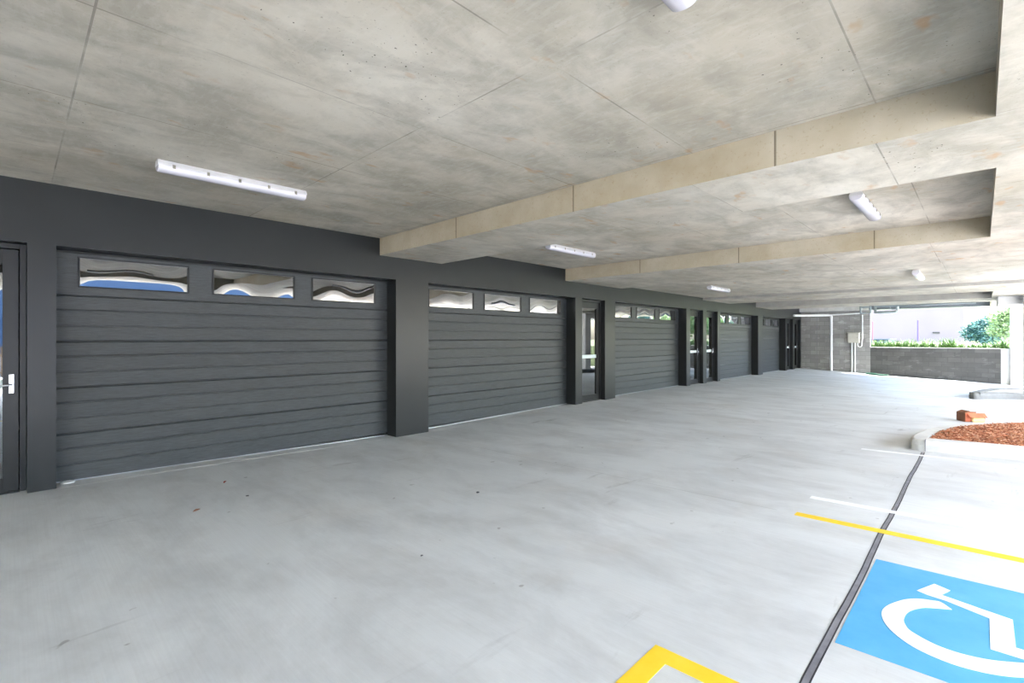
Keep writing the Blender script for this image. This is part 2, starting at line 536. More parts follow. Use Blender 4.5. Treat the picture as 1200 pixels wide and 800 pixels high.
# ------------------------------------------------------------------ garage doors
ord_garage = {3: ('garage door nearest the camera, beside the left edge pedestrian door', 0),
              4: ('second garage door from the camera, between the wide pier and the lone glass door', 1),
              6: ('third garage door, between the lone glass door and the pair of glass doors', 2),
              9: ('fourth garage door, just past the pair of glass doors', 3),
              10: ('farthest garage door, just before the block wall corner', 4)}
rng = random.Random(4)
def garage_door(x0, x1, n, label):
    base = P((x0+x1)/2, 1.04)
    t = empty('door_%d' % n, base)
    tag(t, label, 'garage door', kind='structure', group=None)
    yf = 1.040                       # front of the planks
    g0, g1 = x0 - .004, x1 + .004
    zt, ztop = .0681, .1352
    zb = (zf(x0, yf) + zf(x1, yf)) / 2
    H = (zt + .2251) / 12
    # four lower sections of three planks
    for s in range(4):
        b = MB()
        zs1 = zt - s*3*H; zs0 = zs1 - 3*H
        if s == 3: zs0 = zb + .001
        b.wbox((g0, yf+.0016, zs0+.0004), (g1, yf+.006, zs1-.0004))
        for k in range(3):
            a = zs1 - k*H; c = a - H if not (s == 3 and k == 2) else zs0
            if a - c < .004: continue
            b.box(W(g0, yf, c + .0010), W(g1, yf+.003, a - .0010), 0, .0085 if k == 0 else .0045)
        b.build('door_section', M_DOOR, t)
    # top section with three windows
    w = x1 - x0
    wins = [(.027, .179), (.216, .369), (.404, .558)]
    k = w / .5895
    wins = [(x0 + a*k, x0 + c*k) for a, c in wins]
    wz0, wz1 = .0812, .1308
    b = MB()
    fr = .0025
    b.wbox((g0, yf, zt+.0006), (g1, yf+.006, wz0))
    b.wbox((g0, yf, wz1), (g1, yf+.006, ztop))
    xs = [g0] + [q for ab in wins for q in ab] + [g1]
    for a, c in zip(xs[::2], xs[1::2]):
        b.wbox((a, yf, wz0), (c, yf+.006, wz1))
    b.build('door_section', M_DOOR, t)
    for i, (a, c) in enumerate(wins):
        b = MB()
        y0, y1 = yf-.0022, yf+.002
        b.box(W(a, y0, wz0), W(c, y1, wz0+fr), 0, .002)
        b.box(W(a, y0, wz1-fr), W(c, y1, wz1), 0, .002)
        b.box(W(a, y0, wz0+fr), W(a+fr, y1, wz1-fr), 0, .002)
        b.box(W(c-fr, y0, wz0+fr), W(c, y1, wz1-fr), 0, .002)
        f = b.build('window_frame', M_FRAME, t)
        # slightly pillowed sheet
        b = MB()
        nx, nz = 28, 12
        bul = rng.uniform(.0007, .0013) * (4.0 if i == 0 and n == 4 else 1)
        ph = rng.uniform(0, 6)
        vv = []
        for ix in range(nx+1):
            for iz in range(nz+1):
                u = ix/nx; v_ = iz/nz
                p = W(a+fr + (c-a-2*fr)*u, yf+.0008, wz0+fr + (wz1-wz0-2*fr)*v_)
                e = (1-(2*u-1)**4)*(1-(2*v_-1)**2)
                p.y -= bul*e + .0012*math.sin(u*9+ph)*math.sin(v_*3.1+ph)
                vv.append(p)
        ff = [(i_*(nz+1)+j, (i_+1)*(nz+1)+j, (i_+1)*(nz+1)+j+1, i_*(nz+1)+j+1) for i_ in range(nx) for j in range(nz)]
        b.add(vv, ff, 0, True)
        b.build('window_pane', M_PANE, f)
    b = MB()
    pts0 = P(g0, yf); pts1 = P(g1, yf)
    for dy0, dy1, h0, h1 in ((-.006, .030, -.004, .012),):
        vv = [Vector((p.x, p.y+dy, p.z+h)) for p in (pts0, pts1) for dy, h in ((dy0, h0), (dy1, h0), (dy1, h1), (dy0, h1))]
        b.add(vv, [(0,1,2,3), (7,6,5,4), (0,4,5,1), (1,5,6,2), (2,6,7,3), (3,7,4,0)])
    tag(b.build('bottom_seal', M_ALU, t), 'bright aluminium strip along the door foot')
    # black head gap filler
    b = MB(); b.wbox((g0, yf+.008, ztop-.004), (g1, yf+.012, HEAD+.01)); b.build('head_seal', M_BLACK, t)
    return t

def ped_door(x0, x1, n, label, handle=True):
    yf = 1.020
    t = empty('door_%d' % n, P((x0+x1)/2, yf))
    tag(t, label, 'door', kind='structure')
    zb = min(zf(x0, yf), zf(x1, yf)) + .0015
    zt = HEAD - .0012
    j = .0075
    b = MB()
    b.box(W(x0+.0006, yf-.003, zb), W(x0+j, yf+.012, zt), 0, .002)
    b.box(W(x1-j, yf-.003, zb), W(x1-.0006, yf+.012, zt), 0, .002)
    b.box(W(x0+j, yf-.003, zt-j), W(x1-j, yf+.012, zt), 0, .002)
    b.build('door_frame', M_FRAME, t)
    s = .0165
    a0, a1 = x0+j+.001, x1-j-.001
    z0, z1 = zb+.002, zt-j-.001
    gz0, gz1 = z0+.020, z1-.022
    b = MB()
    b.box(W(a0, yf, z0), W(a0+s, yf+.007, z1), 0, .002)
    b.box(W(a1-s, yf, z0), W(a1, yf+.007, z1), 0, .002)
    b.box(W(a0+s, yf, gz1), W(a1-s, yf+.007, z1), 0, .002)
    b.box(W(a0+s, yf, z0), W(a1-s, yf+.007, gz0), 0, .002)
    lf = b.build('door_leaf', M_FRAME, t)
    b = MB(); b.wbox((a0+s, yf+.003, gz0), (a1-s, yf+.0042, gz1))
    b.build('door_glass', M_GLASS, lf)
    b = MB(); b.wbox((a0+s, yf+.0022, -.0730), (a1-s, yf+.0029, -.0605))
    tag(b.build('safety_band', M_DECAL, lf), 'white safety film band across the glass')
    if handle:
        hx = a1 - s*.45
        b = MB()
        c = W(hx, yf, -.067)
        b.box((c.x-.019, c.y-.010, c.z-.09), (c.x+.019, c.y, c.z+.09), 0, .003)
        b.tube([(c.x, c.y-.01, c.z-.01), (c.x, c.y-.055, c.z-.01)], .010)
        b.tube([(c.x+.008, c.y-.055, c.z-.01), (c.x-.06, c.y-.058, c.z-.01), (c.x-.135, c.y-.055, c.z-.013)], [.010, .009, .008])
        tag(b.build('door_handle', M_STEEL, lf), 'satin steel lever handle on a tall plate')
    # threshold
    b = MB(); b.wbox((x0+j, yf-.002, zb-.002), (x1-j, yf+.014, zb+.0015)); b.build('threshold', M_FRAME, t)
    return t

ped_lab = {2: 'dark framed glass door cut by the left edge of the photo',
           5: 'lone dark framed glass door between the second and third garage doors',
           7: 'nearer of the two glass doors standing side by side after the third garage door',
           8: 'farther of the two glass doors standing side by side, next to the fourth garage door',
           11: 'narrow looking glass door just past the farthest garage door',
           12: 'last glass door in the corner against the block wall'}
nd = 0
for i, (x0, x1, k) in enumerate(FRONT):
    if k == 'garage':
        lab = ord_garage[i][0] if i in ord_garage else ('garage door beyond the left edge of the photo' if i == 1 else 'garage door farthest behind the photographer')
        garage_door(x0, x1, i+1, 'charcoal woodgrain sectional ' + lab)
    else:
        ped_door(x0, x1, i+1, ped_lab[i], i != 5)

# ------------------------------------------------------------------ block wall with its opening
def build_block():
    b = MB()
    XB = 4.236
    # full height piece
    def wall_piece(y0, y1, z1):
        zb = min(zf(XB, y0), zf(XB, y1)) - .02
        b.wbox((XB, y0, zb), (XB+.03, y1, z1))
    wall_piece(.5651, 1.045, .25)
    o = b.build('wall_back_block', M_BLOCK)
    o.name = 'wall_far'
    tag(o, 'grey concrete block wall at the far end, full height left of the opening', 'wall', kind='structure')
    b = MB()
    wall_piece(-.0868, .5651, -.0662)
    tag(b.build('wall_far_low', M_BLOCKDARK), 'dark half height block wall under the far opening', 'wall', kind='structure')
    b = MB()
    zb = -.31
    b.wbox((XB-.002, -.1265, zb), (XB+.032, -.0868, -.0662))  # separate whiter piece finishing the low wall
    tag(b.build('trim_1', M_WHITE), 'white end piece of the half height wall', 'wall end', kind='structure')
    b = MB()
    b.box(W(XB-.002, -.0868, -.0662), W(XB+.032, .5651, -.0640), 0, .004)
    tag(b.build('trim_2', M_KERB), 'thin pale capping along the half height block wall', 'wall capping', kind='structure')
    # control joint
    b = MB()
    b.wbox((XB-.0012, .893, -.236), (XB+.001, .895, .199))
    tag(b.build('trim_3', M_SEAL), 'vertical control joint in the block wall', 'joint', kind='structure')
build_block()
b = MB(); b.wbox((4.180, -.038, .1975), (4.236, .566, .236))
tag(b.build('trim_20', M_LINTEL), 'blue grey steel lintel over the far opening', 'lintel', kind='structure')
b = MB(); b.wbox((4.190, .566, .1990), (4.236, 1.0, .236))
tag(b.build('trim_21', M_KERB), 'concrete band above the full height block wall', 'beam', kind='structure')

# ------------------------------------------------------------------ columns at the open side
def column(x, y, label, w=.07):
    b = MB()
    b.box(W(x, y-w, zf(x, y)-.02), W(x+w, y, .1895), 0, .01)
    o = b.build('column', M_COLUMN, loc=P(x+w/2, y-w/2))
    tag(o, label, 'column', kind='structure')
    return o
column(3.06, -.1335, 'pale concrete column at the right edge rising from the far kerb island')
column(4.20, -.1270, 'pale concrete column standing at the white end of the half wall')
column(.90, -.65, 'pale concrete column off to the right of the first kerb island')
column(-.60, -.65, 'pale concrete column at the open side behind the photographer')
b = MB(); b.wbox((3.13, -.74, .1530), (3.42, -.055, .1895))
tag(b.build('trim_4', M_WHITE), 'white dropped beam joining the far column to the soffit', 'beam', kind='structure')

# ------------------------------------------------------------------ joint in the slab
def strip_on_floor(b, pts, half, h0, h1, mi=0):
    n = len(pts)
    vv = []
    for i, (x, y) in enumerate(pts):
        a = pts[max(0, i-1)]; c = pts[min(n-1, i+1)]
        dx, dy = c[0]-a[0], c[1]-a[1]; L = math.hypot(dx, dy); nx, ny = -dy/L, dx/L
        for s in (-1, 1):
            for h in (h0, h1):
                vv.append(P(x+nx*half*s, y+ny*half*s, h))
    ff = []
    for i in range(n-1):
        k = i*4
        ff += [(k+1, k+5, k+7, k+3), (k, k+2, k+6, k+4), (k, k+4, k+5, k+1), (k+2, k+3, k+7, k+6)]
    ff += [(0, 1, 3, 2), (4*n-4, 4*n-2, 4*n-1, 4*n-3)]
    b.add(vv, ff, mi)
r = random.Random(2)
jp = []
x = -.3
while x < 1.222:
    jp.append((x, .0806 + .0006*math.sin(x*21) + r.uniform(-.0003, .0003)))
    x += .03
jp.append((1.222, .0806))
b = MB()
strip_on_floor(b, jp, .0023, -.02, .0006, 0)
strip_on_floor(b, [(x, y+.0023) for x, y in jp], .0005, -.02, .0010, 1)
strip_on_floor(b, [(x, y-.0023) for x, y in jp], .0005, -.02, .0010, 1)
tag(b.build('trim_5', [M_SEAL, M_SEALEDGE]), 'grey sealed expansion joint running through the parking bays', 'joint', kind='structure')
# pale edge of the slab along the garage thresholds
for i, (x0, x1, k) in enumerate(FRONT):
    if k == 'garage' and i > 2:
        b = MB()
        strip_on_floor(b, [(x0 + (x1-x0)*q/8, .9985) for q in range(9)], .0011, -.01, .0015)
        tag(b.build('trim_%d' % (6+i), M_KERB), 'pale concrete nib at the threshold of garage opening', 'threshold', kind='structure')

def catmull(pts, n=6):
    out = []
    for i in range(len(pts)-1):
        p0 = pts[max(0, i-1)]; p1 = pts[i]; p2 = pts[i+1]; p3 = pts[min(len(pts)-1, i+2)]
        for k in range(n):
            t = k/n
            out.append(tuple(.5*((2*p1[a]) + (-p0[a]+p2[a])*t + (2*p0[a]-5*p1[a]+4*p2[a]-p3[a])*t*t + (-p0[a]+3*p1[a]-3*p2[a]+p3[a])*t**3) for a in (0, 1)))
    out.append(pts[-1])
    return out
# ------------------------------------------------------------------ painted markings
def slab_poly(name, poly, h, mat, label=None, cat=None, group=None, parent=None, base_h=0.0004):
    """a thin coat of paint following the slab; poly in plan"""
    b = MB()
    n = len(poly)
    top = [P(x, y, h) for x, y in poly]; bot = [P(x, y, base_h) for x, y in poly]
    b.add(top + bot, [tuple(range(n)), tuple(reversed(range(n, 2*n)))] + [(i, (i+1) % n, (i+1) % n + n, i+n) for i in range(n)])
    cx = sum(p[0] for p in poly)/n; cy = sum(p[1] for p in poly)/n
    o = b.build(name, mat, parent, None if parent else P(cx, cy))
    return tag(o, label, cat, group)
hw = .0073
slab_poly('painted_line', [(-.35, .1546), (.3094, .1546), (.3094, -.45), (.3245, -.45), (.3245, .1694), (-.35, .1694)], .002, M_YELLOW,
          'yellow painted corner line in the foreground at the bottom edge', 'painted line', base_h=.0002)
slab_poly('painted_line', [(.6835, -.45), (.6975, -.45), (.6975, .1690), (.6835, .1690)], .002, M_YELLOW,
          'straight yellow bay line beyond the blue symbol', 'painted line')
slab_poly('painted_line', [(.7700, -.45), (.7835, -.45), (.7835, .1715), (.7700, .1715)], .002, M_LINEWHITE,
          'white bay line just beyond the straight yellow line', 'painted line')
slab_poly('painted_line', [(1.1950, -.45), (1.2080, -.45), (1.1930, .1730), (1.1800, .1730)], .002, M_LINEWHITE,
          'white bay line at the foot of the mulched kerb island', 'painted line')
sym = empty('accessible_parking_symbol', P(.508, -.02))
tag(sym, 'blue painted square with white wheelchair symbol in the near bay', 'painted symbol')
slab_poly('blue_square', [(.4146, .0762), (.5995, .0752), (.6035, -.118), (.4146, -.118)], .002, M_BLUE, parent=sym)
leg = [(.5473, .0403), (.5724, .0301), (.5662, .0193), (.5517, .0244), (.5394, -.0175), (.4924, -.0175), (.4915, -.066), (.4775, -.066),
       (.4785, -.0046), (.5303, -.0046), (.5421, .0214), (.5438, .0327)]
slab_poly('figure', leg, .0035, M_LINEWHITE, parent=sym)
hc = [(.4845 + .0135*math.cos(a), -.0860 + .0135*math.sin(a)) for a in [2*math.pi*q/28 for q in range(28)]]
slab_poly('head', hc, .0035, M_LINEWHITE, parent=sym)
outer = [(.5273, .0170), (.5361, .0242), (.5345, .0300), (.532, .0361), (.5265, .0425), (.5183, .0480), (.5014, .0551), (.4864, .0574), (.4709, .0544), (.4577, .0475),
         (.4459, .0355), (.4408, .0232), (.4396, .0102), (.4435, -.005), (.4530, -.0199), (.4660, -.0300)]
inner = [(.4735, -.0215), (.4626, -.0052), (.4579, .0106), (.4594, .0241), (.4676, .0372), (.4750, .0415), (.4845, .0434), (.5001, .0418), (.5145, .0349), (.5223, .0255)]
slab_poly('wheel', catmull(outer, 4) + catmull(inner, 4), .0035, M_LINEWHITE, parent=sym)

# ------------------------------------------------------------------ kerb islands
def kerb(path, width, h, name, label, mat=None):
    """path = outer edge walked with the inside on the left"""
    b = MB()
    prof = [(0.0, -.03), (.0, h*.55), (.02/D, h*.93), (.045/D, h), (width-.01/D, h), (width, h-.012), (width, -.03)]
    n = len(path)
    vv = []
    for i, (x, y) in enumerate(path):
        a = path[max(0, i-1)]; c = path[min(n-1, i+1)]
        dx, dy = c[0]-a[0], c[1]-a[1]; L = math.hypot(dx, dy); nx, ny = -dy/L, dx/L
        base = zf(x, y)
        for off, hh in prof:
            p = W(x+nx*off, y+ny*off, base); p.z += hh; vv.append(p)
    m = len(prof)
    ff = [(i*m+k, (i+1)*m+k, (i+1)*m+k+1, i*m+k+1) for i in range(n-1) for k in range(m-1)]
    ff += [tuple(range(m)), tuple(reversed(range((n-1)*m, n*m)))]
    b.add(vv, ff, 0, False)
    o = b.build(name, mat or M_KERB, loc=P(*path[n//2]))
    return o
KH = .140
far_side = catmull([(1.245, .100), (1.262, .1042), (1.289, .1048), (1.335, .1000), (1.415, .0850), (1.497, .0560), (1.590, .0000), (1.680, -.0730), (1.75, -.16), (1.80, -.30), (1.81, -.48)], 5)
near_side = catmull([(1.262, -.48), (1.255, -.30), (1.250, -.10), (1.246, -.02), (1.240, .05), (1.237, .085), (1.245, .100)], 5)
path1 = list(reversed(far_side)) + list(reversed(near_side))[1:]
# walk so that the inside lies on the left: far end -> nose -> near side
o = kerb(path1, .030, KH, 'kerb', '')
tag(o, 'pale concrete kerb with rounded nose around the wood chip bed', 'kerb')
b = MB()
pj = P(1.2365, .0785)
b.box((pj.x-.004, pj.y-.004, pj.z), (pj.x+.10, pj.y+.004, pj.z+.1410))
b.build('kerb_joint', M_SEAL, o)
def inset_poly(path, off):
    out = []
    n = len(path)
    for i, (x, y) in enumerate(path):
        a = path[max(0, i-1)]; c = path[min(n-1, i+1)]
        dx, dy = c[0]-a[0], c[1]-a[1]; L = math.hypot(dx, dy)
        out.append((x - dy/L*off, y + dx/L*off))
    return out
def in_poly(x, y, poly):
    c = False; n = len(poly)
    for i in range(n):
        x1, y1 = poly[i]; x2, y2 = poly[i-1]
        if (y1 > y) != (y2 > y) and x < (x2-x1)*(y-y1)/(y2-y1)+x1: c = not c
    return c
bed = inset_poly(path1, .0298)
core = inset_poly(path1, .0325)
b = MB()
n = len(bed)
top = [P(x, y, KH-.03) for x, y in bed]; bot = [P(x, y, -.01) for x, y in bed]
b.add(top+bot, [tuple(range(n)), tuple(reversed(range(n, 2*n)))] + [(i, (i+1) % n, (i+1) % n + n, i+n) for i in range(n)])
r = random.Random(8)
cnt = 0
while cnt < 15000:
    x = r.uniform(1.26, 1.80); y = r.uniform(-.46, .10)
    if y < -.16 and r.random() < .55: continue
    if not in_poly(x, y, core): continue
    cnt += 1
    dome = .02*min(1, (x-1.26)/.1)
    p = P(x, y, KH - .022 + r.random()*.018 + dome)
    l_, w_, t_ = r.uniform(.018, .05), r.uniform(.007, .016), r.uniform(.002, .006)
    R = Matrix.Rotation(r.uniform(0, 6.28), 3, 'Z') @ Matrix.Rotation(r.uniform(-.45, .45), 3, 'X') @ Matrix.Rotation(r.uniform(-.35, .35), 3, 'Y')
    vv = [p + R @ Vector((sx*l_/2, sy*w_/2, sz*t_/2)) for sx, sy, sz in ((-1,-1,-1),(1,-1,-1),(1,1,-1),(-1,1,-1),(-.8,-1,1),(1,-.7,1),(.9,1,1),(-1,.8,1))]
    b.add(vv, [(0,3,2,1),(4,5,6,7),(0,1,5,4),(1,2,6,5),(2,3,7,6),(3,0,4,7)])
o = b.build('wood_chip_mulch', M_MULCH, loc=P(1.45, -.1))
tag(o, 'reddish brown wood chip mulch filling the near kerb island', 'mulch', kind='stuff')

near2 = catmull([(2.90, -.60), (2.89, -.40), (2.872, -.20), (2.855, -.122), (2.80, -.070), (2.72, -.020), (2.672, .006), (2.658, .020), (2.668, .032)], 7)
far2 = catmull([(2.668, .032), (2.72, .036), (2.85, .022), (3.10, -.01), (3.35, -.08), (3.45, -.25), (3.47, -.6)], 5)
path2 = list(reversed(far2)) + list(reversed(near2))[1:]
tag(kerb(path2, .030, .165, 'kerb', '', M_KERBSHADED), 'grey rounded kerb of the second island under the far column', 'kerb')
bed2 = inset_poly(path2, .0298)
b = MB(); n = len(bed2)
top = [P(x, y, .13) for x, y in bed2]; bot = [P(x, y, -.02) for x, y in bed2]
b.add(top+bot, [tuple(range(n)), tuple(reversed(range(n, 2*n)))] + [(i, (i+1) % n, (i+1) % n + n, i+n) for i in range(n)])
tag(b.build('island_paving', M_CRETE_OUT, loc=P(3.1, -.25)), 'pale concrete fill inside the far kerb island', 'paving')

# ------------------------------------------------------------------ batten lights
def batten():
    """1.2 m weatherproof fitting, built at the origin hanging below z = 0, long axis X"""
    L = 1.22
    t = empty('batten_light', (0, 0, 0))
    b = MB()
    def extr(prof, xa, xb, taper, mi=0, smooth=True):
        n = len(prof); vv = []
        for xx, s in ((xa, taper), (xa+.012, 1), (xb-.012, 1), (xb, taper)):
            for (y, z) in prof: vv.append((xx, y*s, -.05 + (z+.05)*s))
        ff = [(i*n+k, (i+1)*n+k, (i+1)*n+(k+1) % n, i*n+(k+1) % n) for i in range(3) for k in range(n)]
        b.add(vv, ff, mi, smooth)
        b.add(vv[:n], [tuple(range(n))], mi); b.add(vv[-n:], [tuple(reversed(range(n)))], mi)
    extr([(-.042, -.004), (.042, -.004), (.060, -.040), (.060, -.050), (-.060, -.050), (-.060, -.040)], -L/2, L/2, .97, 0, False)
    b.box((-.45, -.03, -.004), (-.40, .03, 0)); b.box((.40, -.03, -.004), (.45, .03, 0))
    b.build('housing', M_LAMPB, t)
    b = MB()
    prof = [(-.062, -.050), (.062, -.050)] + [(.062*math.cos(a)*(1 if abs(math.cos(a)) > .0 else 1), -.056 - .044*math.sin(a)**.8) for a in [math.pi*q/14 for q in range(0, 15)]]
    prof = [(.062, -.050)] + [(.0615*math.cos(a), -.056 - .042*max(0, math.sin(a))**.75) for a in [math.pi*q/16 for q in range(17)]] + [(-.062, -.050)]
    extr(prof, -L/2+.004, L/2-.004, .86)
    b.build('diffuser', M_LAMP, t)
    first = None
    for s in (-1, 1):
        for q in range(5):
            xx = -.50 + q*.25
            if first is None:
                b = MB()
                b.box((-.011, .0605*s, -.066), (.011, .0655*s, -.034), 0, .001)
                b.box((-.006, .065*s, -.060), (.006, .069*s, -.050), 0, .001)
                first = b.build('clip', M_CLIP, t); first.location = (xx, 0, 0)
            else:
                c = first.copy(); COL.objects.link(c); c.parent = t
                c.location = (xx, 0, 0)
                if s == 1: c.rotation_euler = (0, 0, math.pi)
    return t
proto = batten()
lights = [(.2247, .7655, .231, 'batten light under the ceiling above the nearest garage door'),
          (.2140, .1400, .231, 'batten light cut off by the top edge of the photo'),
          (1.0000, .7560, .231, 'batten light high above the second garage door, behind the first beam'),
          (1.0130, .1410, .231, 'large looking batten light at the right in the second ceiling bay'),
          (1.9390, .7430, .2005, 'small looking batten light above the pair of glass doors'),
          (1.9400, .1381, .2005, 'most distant batten light at the right, in the flat third bay')]
for i, (x, y, z, lab) in enumerate(lights):
    o = proto if i == 0 else copy_tree(proto)
    o.location = W(x, y, z) - Vector((0, 0, .001))
    tag(o, 'white weatherproof ' + lab, 'ceiling light', 'batten lights on the soffit')

# ------------------------------------------------------------------ services on the block wall
PX = 4.205
def wp(y, z, x=PX): return W(x, y, z)
b = MB()
zb = zf(PX, .795)
el = [wp(1.0-.004+.0, .1680)]
b.tube([W(4.00, .990, .1655), W(4.05, .96, .1660), W(4.195, .815, .1690), W(4.205, .800, .1675), W(4.205, .795, .160), W(4.205, .795, zb)], .055, 16)
o = b.build('downpipe', M_PVC, loc=W(4.205, .795, zb))
tag(o, 'thick white drain pipe crossing from the garage wall and dropping down the block wall', 'pipe')
for z in (-.21, .03, .155):
    b = MB(); c = W(4.205, .795, z)
    b.tube([(c.x, c.y, c.z-.03), (c.x, c.y, c.z+.03)], .062, 16)
    b.box((c.x+.03, c.y-.02, c.z-.015), (4.236*D, c.y+.02, c.z+.015))
    b.build('pipe_collar', M_PVC, o)
# meter box
mb = empty('meter_box', W(4.205, .658, -.0337))
tag(mb, 'small pale grey electrical box fixed on the block wall', 'electrical box')
b = MB(); b.box(W(4.200, .6925, -.0337), W(4.236, .6255, .0365), 0, .012); b.build('box_body', M_BOXGREY, mb)
b = MB(); b.box(W(4.1985, .690, -.0310), W(4.2003, .628, .0340), 0, .004)
bd = b.build('box_door', M_BOXGREY, mb)
b = MB(); b.box(W(4.197, .634, .000), W(4.1985, .637, .008), 0, .002); b.build('latch', M_CLIP, bd)
b = MB(); b.box(W(4.193, .6965, .0365), W(4.236, .6215, .0400), 0, .004); b.build('rain_hood', M_BOXGREY, mb)
for yy, lab in ((.672, 'left one of the two thin white conduits rising into the electrical box'), (.6535, 'right one of the two thin white conduits rising into the electrical box')):
    b = MB(); z_ = zf(4.22, yy)
    b.tube([W(4.226, yy, z_), W(4.226, yy, -.034)], .030, 12)
    tag(b.build('conduit', M_PVC, loc=W(4.226, yy, z_)), lab, 'conduit')
def run(name, pts, rad, mat, label, cat='conduit'):
    b = MB(); b.tube([W(*p) for p in pts], rad, 12)
    return tag(b.build(name, mat, loc=W(*pts[0])), label, cat)
arc = [(4.226, .6375 - .012 + .012*math.cos(a), -.048 - .016*math.sin(a)) for a in [math.pi*q/8 for q in range(9)]]
run('conduit', [(4.226, .6375, -.034)] + arc + [(4.226, .6135, -.030), (4.226, .6100, .0), (4.226, .6100, .165)], .022, M_PVC,
    'thin grey conduit looping out of the box and climbing to the soffit')
# pipework slung under the far beam
run('conduit', [(4.16, .79, .1690), (4.16, .70, .172), (4.16, .58, .176), (4.16, .545, .178)], .030, M_PVC,
    'slim white conduit running right from the drain pipe elbow')
def hanging_loop():
    b = MB()
    x = 4.10
    ys = (.602, .546)
    b.tube([W(x, ys[0], .236), W(x, ys[0], .172), W(x, ys[1], .172), W(x, ys[1], .213), W(x, ys[0], .213)], .045, 10, smooth=False)
    o = b.build('pipe_loop', M_GALV, loc=W(x, ys[0], .236))
    tag(o, 'square loop of galvanised pipe slung below the beam beside the opening', 'pipe')
hanging_loop()
run('drain_pipe', [(4.10, .520, .236), (4.10, .520, .1760), (4.10, .505, .1745), (4.10, .415, .1745), (4.10, .402, .182), (4.10, .400, .236)], .055, M_GALV,
    'thick grey pipe hung under the beam at the top left of the opening', 'pipe')
run('conduit', [(3.50, .44, .1840), (3.50, .27, .1840), (3.50, .13, .1850), (3.50, .02, .1850)], .028, M_GALV,
    'long galvanised conduit clipped below the last beam, over the opening')
ring = [(3.62, .372 + .016*math.cos(a), .183 + .014*math.sin(a)) for a in [math.pi*(.5+2*q/12) for q in range(12)]]
run('cable_coil', ring + [(3.62, .372, .2), (3.62, .372, .2355)], .016, M_GALV, 'small curled grey cable hanging above the opening', 'cable')

# green hose on the slab
b = MB()
pts = []
r = random.Random(5)
cx, cy = 4.165, .527
for q in range(0, 9*28):
    a = 2*math.pi*q/28
    rad = .018 + .040*(q/(9*28)) + .006*math.sin(a*1.0+q*.013)
    lay = (q//28) % 3
    p = P(cx + rad*.55*math.cos(a), cy + rad*1.15*math.sin(a), .014 + lay*.022 + .006*math.sin(a*3+q*.05))
    pts.append(p)
b.tube(pts, .016, 8)
tag(b.build('garden_hose', M_HOSE, loc=P(cx, cy)), 'flat dark green hose coil lying on the slab below the opening', 'hose')

# ------------------------------------------------------------------ cardboard carton
ct = empty('cardboard_carton', P(1.78, .02))
tag(ct, 'torn reddish brown cardboard carton lying beyond the mulch island', 'carton')
def tilt(vv, c):
    return [Vector(c) + Vector(v) for v in vv]
c = P(1.78, .0205)
ang = math.radians(32)
R = Matrix.Rotation(ang, 3, 'Z')
def cbox(b, a, q, mi=0, rot=None):
    bb = MB(); bb.box(a, q, 0, .003)
    M_ = rot or Matrix.Identity(3)
    b.add([c + R @ (M_ @ Vector(v)) for v in bb.v], bb.f, mi)
b = MB()
Lx, Ly, Hh, th = .22, .29, .15, .008
cbox(b, (-Lx/2, -Ly/2, 0), (Lx/2, Ly/2, th))
cbox(b, (-Lx/2, Ly/2-th, th), (Lx/2, Ly/2, Hh))
cbox(b, (Lx/2-th, -Ly/2, th), (Lx/2, Ly/2, Hh))
cbox(b, (-Lx/2, -Ly/2, th), (Lx/2, -Ly/2+th, Hh*.8))
b.build('box_body', M_CARD, ct)
b = MB()
cbox(b, (-Lx/2, -Ly/2, th), (-Lx/2+th, Ly/2, Hh))
tag(b.build('printed_panel', M_CARDRED, ct), 'orange red printed side')
for (a, q, rot, mt, nm) in (((-.10, 0, 0), (.10, .08, .006), Matrix.Rotation(math.radians(155), 3, 'X'), M_CARD, 'flap'),
                            ((-.10, -.13, 0), (0, .12, .006), Matrix.Rotation(math.radians(-38), 3, 'Y'), M_CARDRED, 'flap')):
    bb = MB(); bb.box(a, q, 0, .001)
    off = Vector((0, Ly/2, Hh)) if mt is M_CARD else Vector((-Lx/2, 0, Hh))
    b = MB(); b.add([c + R @ (off + rot @ Vector(v)) for v in bb.v], bb.f)
    b.build(nm, mt, ct)
b = MB()
bb = MB(); bb.box((-.02, -.13, .02), (.02, .06, .10), 0, .015)
b.add([c + R @ (Vector((-Lx/2-.03, 0, -.015)) + Matrix.Rotation(.35, 3, 'Y') @ Vector(v)) for v in bb.v], bb.f)
b.build('packing_paper', M_CARDYEL, ct)

# ------------------------------------------------------------------ small things on the slab
b = MB(); cc = P(.0600, 1.0300)
b.tube([(cc.x, cc.y, cc.z-.001), (cc.x, cc.y, cc.z+.014)], .055, 28, smooth=False)
b.tube([(cc.x, cc.y, cc.z+.014), (cc.x, cc.y, cc.z+.020)], [.045, .030], 28, smooth=False)
tag(b.build('round_cap', M_PVC, loc=cc), 'small round white cap on the slab at the corner of the nearest garage door', 'cap')
def leaf(x, y, L, ang, mat, label):
    b = MB(); c0 = P(x, y, .004)
    n = 8; vv = []
    Rz = Matrix.Rotation(ang, 3, 'Z')
    for i in range(n+1):
        u = i/n; w = math.sin(math.pi*u)**.8 * L*.22
        for s in (-1, 0, 1):
            for zz in (0, .0012):
                vv.append(c0 + Rz @ Vector(((u-.5)*L, s*w, .010*abs(s)*math.sin(3*u) + zz + .006*u*u)))
    ff = []
    for i in range(n):
        for s in (0, 1):
            k = i*6 + s*2
            ff += [(k+1, k+7, k+9, k+3), (k, k+2, k+8, k+6)]
        ff += [(i*6, i*6+6, i*6+7, i*6+1), (i*6+4, i*6+5, i*6+11, i*6+10)]
    b.add(vv, ff, 0, True)
    tag(b.build('fallen_leaf', mat, loc=c0), label, 'leaf')
